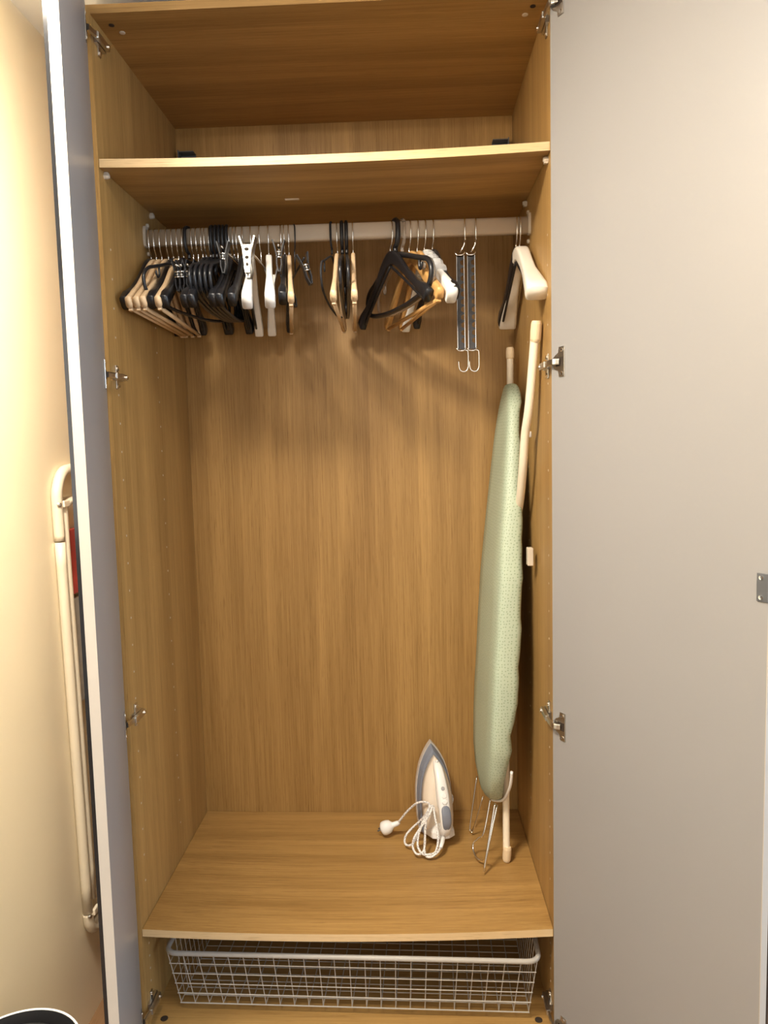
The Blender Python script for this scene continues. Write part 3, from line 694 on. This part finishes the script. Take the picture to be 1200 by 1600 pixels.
CORD = [(.717, .312, .345), (.708, .303, .336), (.692, .295, .3285), (.676, .300, .3285), (.673, .322, .345), (.678, .345, .392), (.6825, .352, .422), (.691, .360, .437), (.700, .366, .434),
 (.703, .352, .415), (.709, .336, .386), (.7105, .318, .360), (.703, .304, .338), (.690, .298, .334), (.668, .302, .332), (.6545, .318, .346), (.659, .336, .374), (.674, .352, .402), (.688, .358, .428), (.697, .362, .436),
 (.689, .350, .420), (.674, .346, .398), (.657, .340, .378), (.644, .330, .360), (.641, .318, .342), (.650, .308, .330), (.664, .308, .330), (.673, .316, .344), (.676, .338, .380), (.681, .350, .412), (.687, .352, .428),
 (.680, .356, .418), (.664, .366, .394), (.643, .372, .372), (.623, .370, .350), (.618, .362, .334), (.625, .352, .329), (.641, .348, .336), (.656, .352, .364), (.670, .358, .396), (.684, .362, .424),
 (.690, .368, .436), (.684, .378, .440), (.668, .388, .437), (.651, .395, .428), (.627, .408, .400), (.606, .416, .370), (.598, .420, .358)]
bm = bmesh.new(); tube(bm, catmull([wpt(p) for p in CORD], 6), .0031, 8); obj('cord', bm, M_CORD, ir, smooth=True)
bm = bmesh.new(); tube(bm, catmull([wpt(p) for p in ((.741, .40, .412), (.752, .415, .414), (.7575, .43, .423), (.755, .445, .430), (.748, .44, .432))], 6), .0030, 8); obj('cord', bm, M_CORD, ir, smooth=True)
# plug lying on the shelf
pn = wpt((.598, .420, .358)); pdir = (wpt((.566, .424, .3435))-pn).normalized()
PM = Matrix.Translation(pn) @ pdir.to_track_quat('Z', 'Y').to_matrix().to_4x4()
bm = bmesh.new(); lathe(bm, [(.0045, -.006), (.0070, 0), (.0078, .014), (.0100, .018), (.0170, .025), (.0195, .033), (.0200, .042), (.0185, .048), (.014, .051)], 20, PM)
plug = obj('plug', bm, M_PURW, ir, smooth=True)
for s in (-1, 1):
    bm = bmesh.new(); lathe(bm, [(.0022, 0), (.0022, .013), (.0012, .0145)], 10, PM @ Matrix.Translation((s*.0065, .002, .049))); obj('plug_pin', bm, M_DSTEEL, plug, smooth=True)
plug['label'] = 'white round mains plug on the shelf'

# ------------------------------------------------------------------ folded airer between the wardrobe and the left wall
AX = -.1768
ar = thing('clothes_airer', 'folded cream tube airer hung flat on the left wall behind the open door', 'airer', (AX, .109, .222)); ar.scale = (1, 1, .976); ar.rotation_euler = (R(1.4), 0, 0)
def artube(name, pts, r, m=M_AIRER, n=12):
    bm = bmesh.new(); tube(bm, catmull(pts, 5), r, n); return obj(name, bm, m, ar, smooth=True)
tube_r = .0125
artube('top_bow', [(0, .0, 1.041), (0, .0, 1.137), (0, .008, 1.172), (0, .030, 1.200), (0, .062, 1.211), (0, .14, 1.212), (0, .17, 1.200), (0, .188, 1.172), (0, .190, 1.137), (0, .190, 1.041)], tube_r)
artube('upright', [(0, .0, .075), (0, .0, .6), (0, .0, 1.038)], tube_r*.96); artube('upright', [(0, .19, .075), (0, .19, .6), (0, .19, 1.038)], tube_r*.96)
artube('foot_bow', [(0, .0, .072), (0, .004, .040), (0, .022, .017), (0, .05, .0128), (0, .14, .0128), (0, .168, .017), (0, .186, .04), (0, .19, .072)], tube_r)
artube('inner_frame', [(.0045, .0225, .10), (.0045, .0225, .7), (.0045, .0225, 1.092), (.0045, .036, 1.124), (.0045, .07, 1.134), (.0045, .12, 1.134), (.0045, .148, 1.124), (.0045, .160, 1.092), (.0045, .160, .7), (.0045, .160, .10)], .0085)
for y, z in ((0, 1.130), (0, .070), (.19, 1.130), (.19, .070)):
    bm = bmesh.new(); lathe(bm, [(.0055, 0), (.0055, .003), (.003, .0045)], 12, Matrix.Translation((.0085, y-.0085, z)) @ Vector((1, -1, 0)).to_track_quat('Z', 'Y').to_matrix().to_4x4()); obj('rivet', bm, M_STEEL, ar)
    boxo('pivot_spacer', (.008, .016, (.004 if y < .1 else .158), (.032 if y < .1 else .186), z-.008, z+.008), M_TUBE, ar, bevel=.002)
bm = bmesh.new(); loft(bm, [[Vector((-.006+.003*math.sin(z*30), .034, z)), Vector((.007+.003*math.sin(z*30), .035, z)), Vector((.007, .145, z)), Vector((-.006, .147, z))] for z in [1.062-.02*i for i in range(9)]])
o = obj('red_panel', bm, M_RED, ar); o['label'] = 'dark red panel inside the frame'
boxo('grey_panel', (-.006, .006, .036, .145, .62, .89), M_GREYPAD, ar, bevel=.004)

# ------------------------------------------------------------------ round air purifier in the left corner
pu = thing('air_purifier', 'round white air purifier with black top grille, by the left door', 'air purifier', (-.062, -.452, 0))
PR, PZ = .116, .400
bm = bmesh.new(); lathe(bm, [(PR-.012, 0), (PR-.004, .006), (PR, .02), (PR, PZ-.006), (PR-.001, PZ-.001), (PR-.0025, PZ), (PR-.0042, PZ-.001), (PR-.0046, PZ-.010), (PR-.020, PZ-.044)], 64, cap1=False); obj('housing', bm, M_PURW, pu, smooth=True)
bm = bmesh.new(); lathe(bm, [(PR-.0048, PZ-.002), (PR-.007, PZ-.004), (PR-.019, PZ-.009), (PR-.021, PZ-.038), (.001, PZ-.038)], 64, cap0=False); obj('grille_bowl', bm, M_DARK, pu, smooth=True)
for i in range(7):
    r = .024+.0112*i; bm = bmesh.new(); M = None
    pts = [(r*math.cos(2*PI*k/48), r*math.sin(2*PI*k/48), PZ-.016) for k in range(48)]
    sweep(bm, [Vector(p) for p in pts], .0045, .0013, n=6, e=.5, xax=Vector((0, 0, 1)), closed=True); obj('grille_ring', bm, M_BLACK, pu, smooth=True)
for k in range(6):
    a = 2*PI*k/6+.5; bm = bmesh.new(); box(bm, .010, PR-.020, -.0015, .0015, PZ-.024, PZ-.014, M=Matrix.Rotation(a, 4, 'Z')); obj('grille_spoke', bm, M_BLACK, pu)
bm = bmesh.new(); lathe(bm, [(.016, PZ-.036), (.016, PZ-.022), (.010, PZ-.019)], 24); obj('grille_hub', bm, M_BLACK, pu, smooth=True)
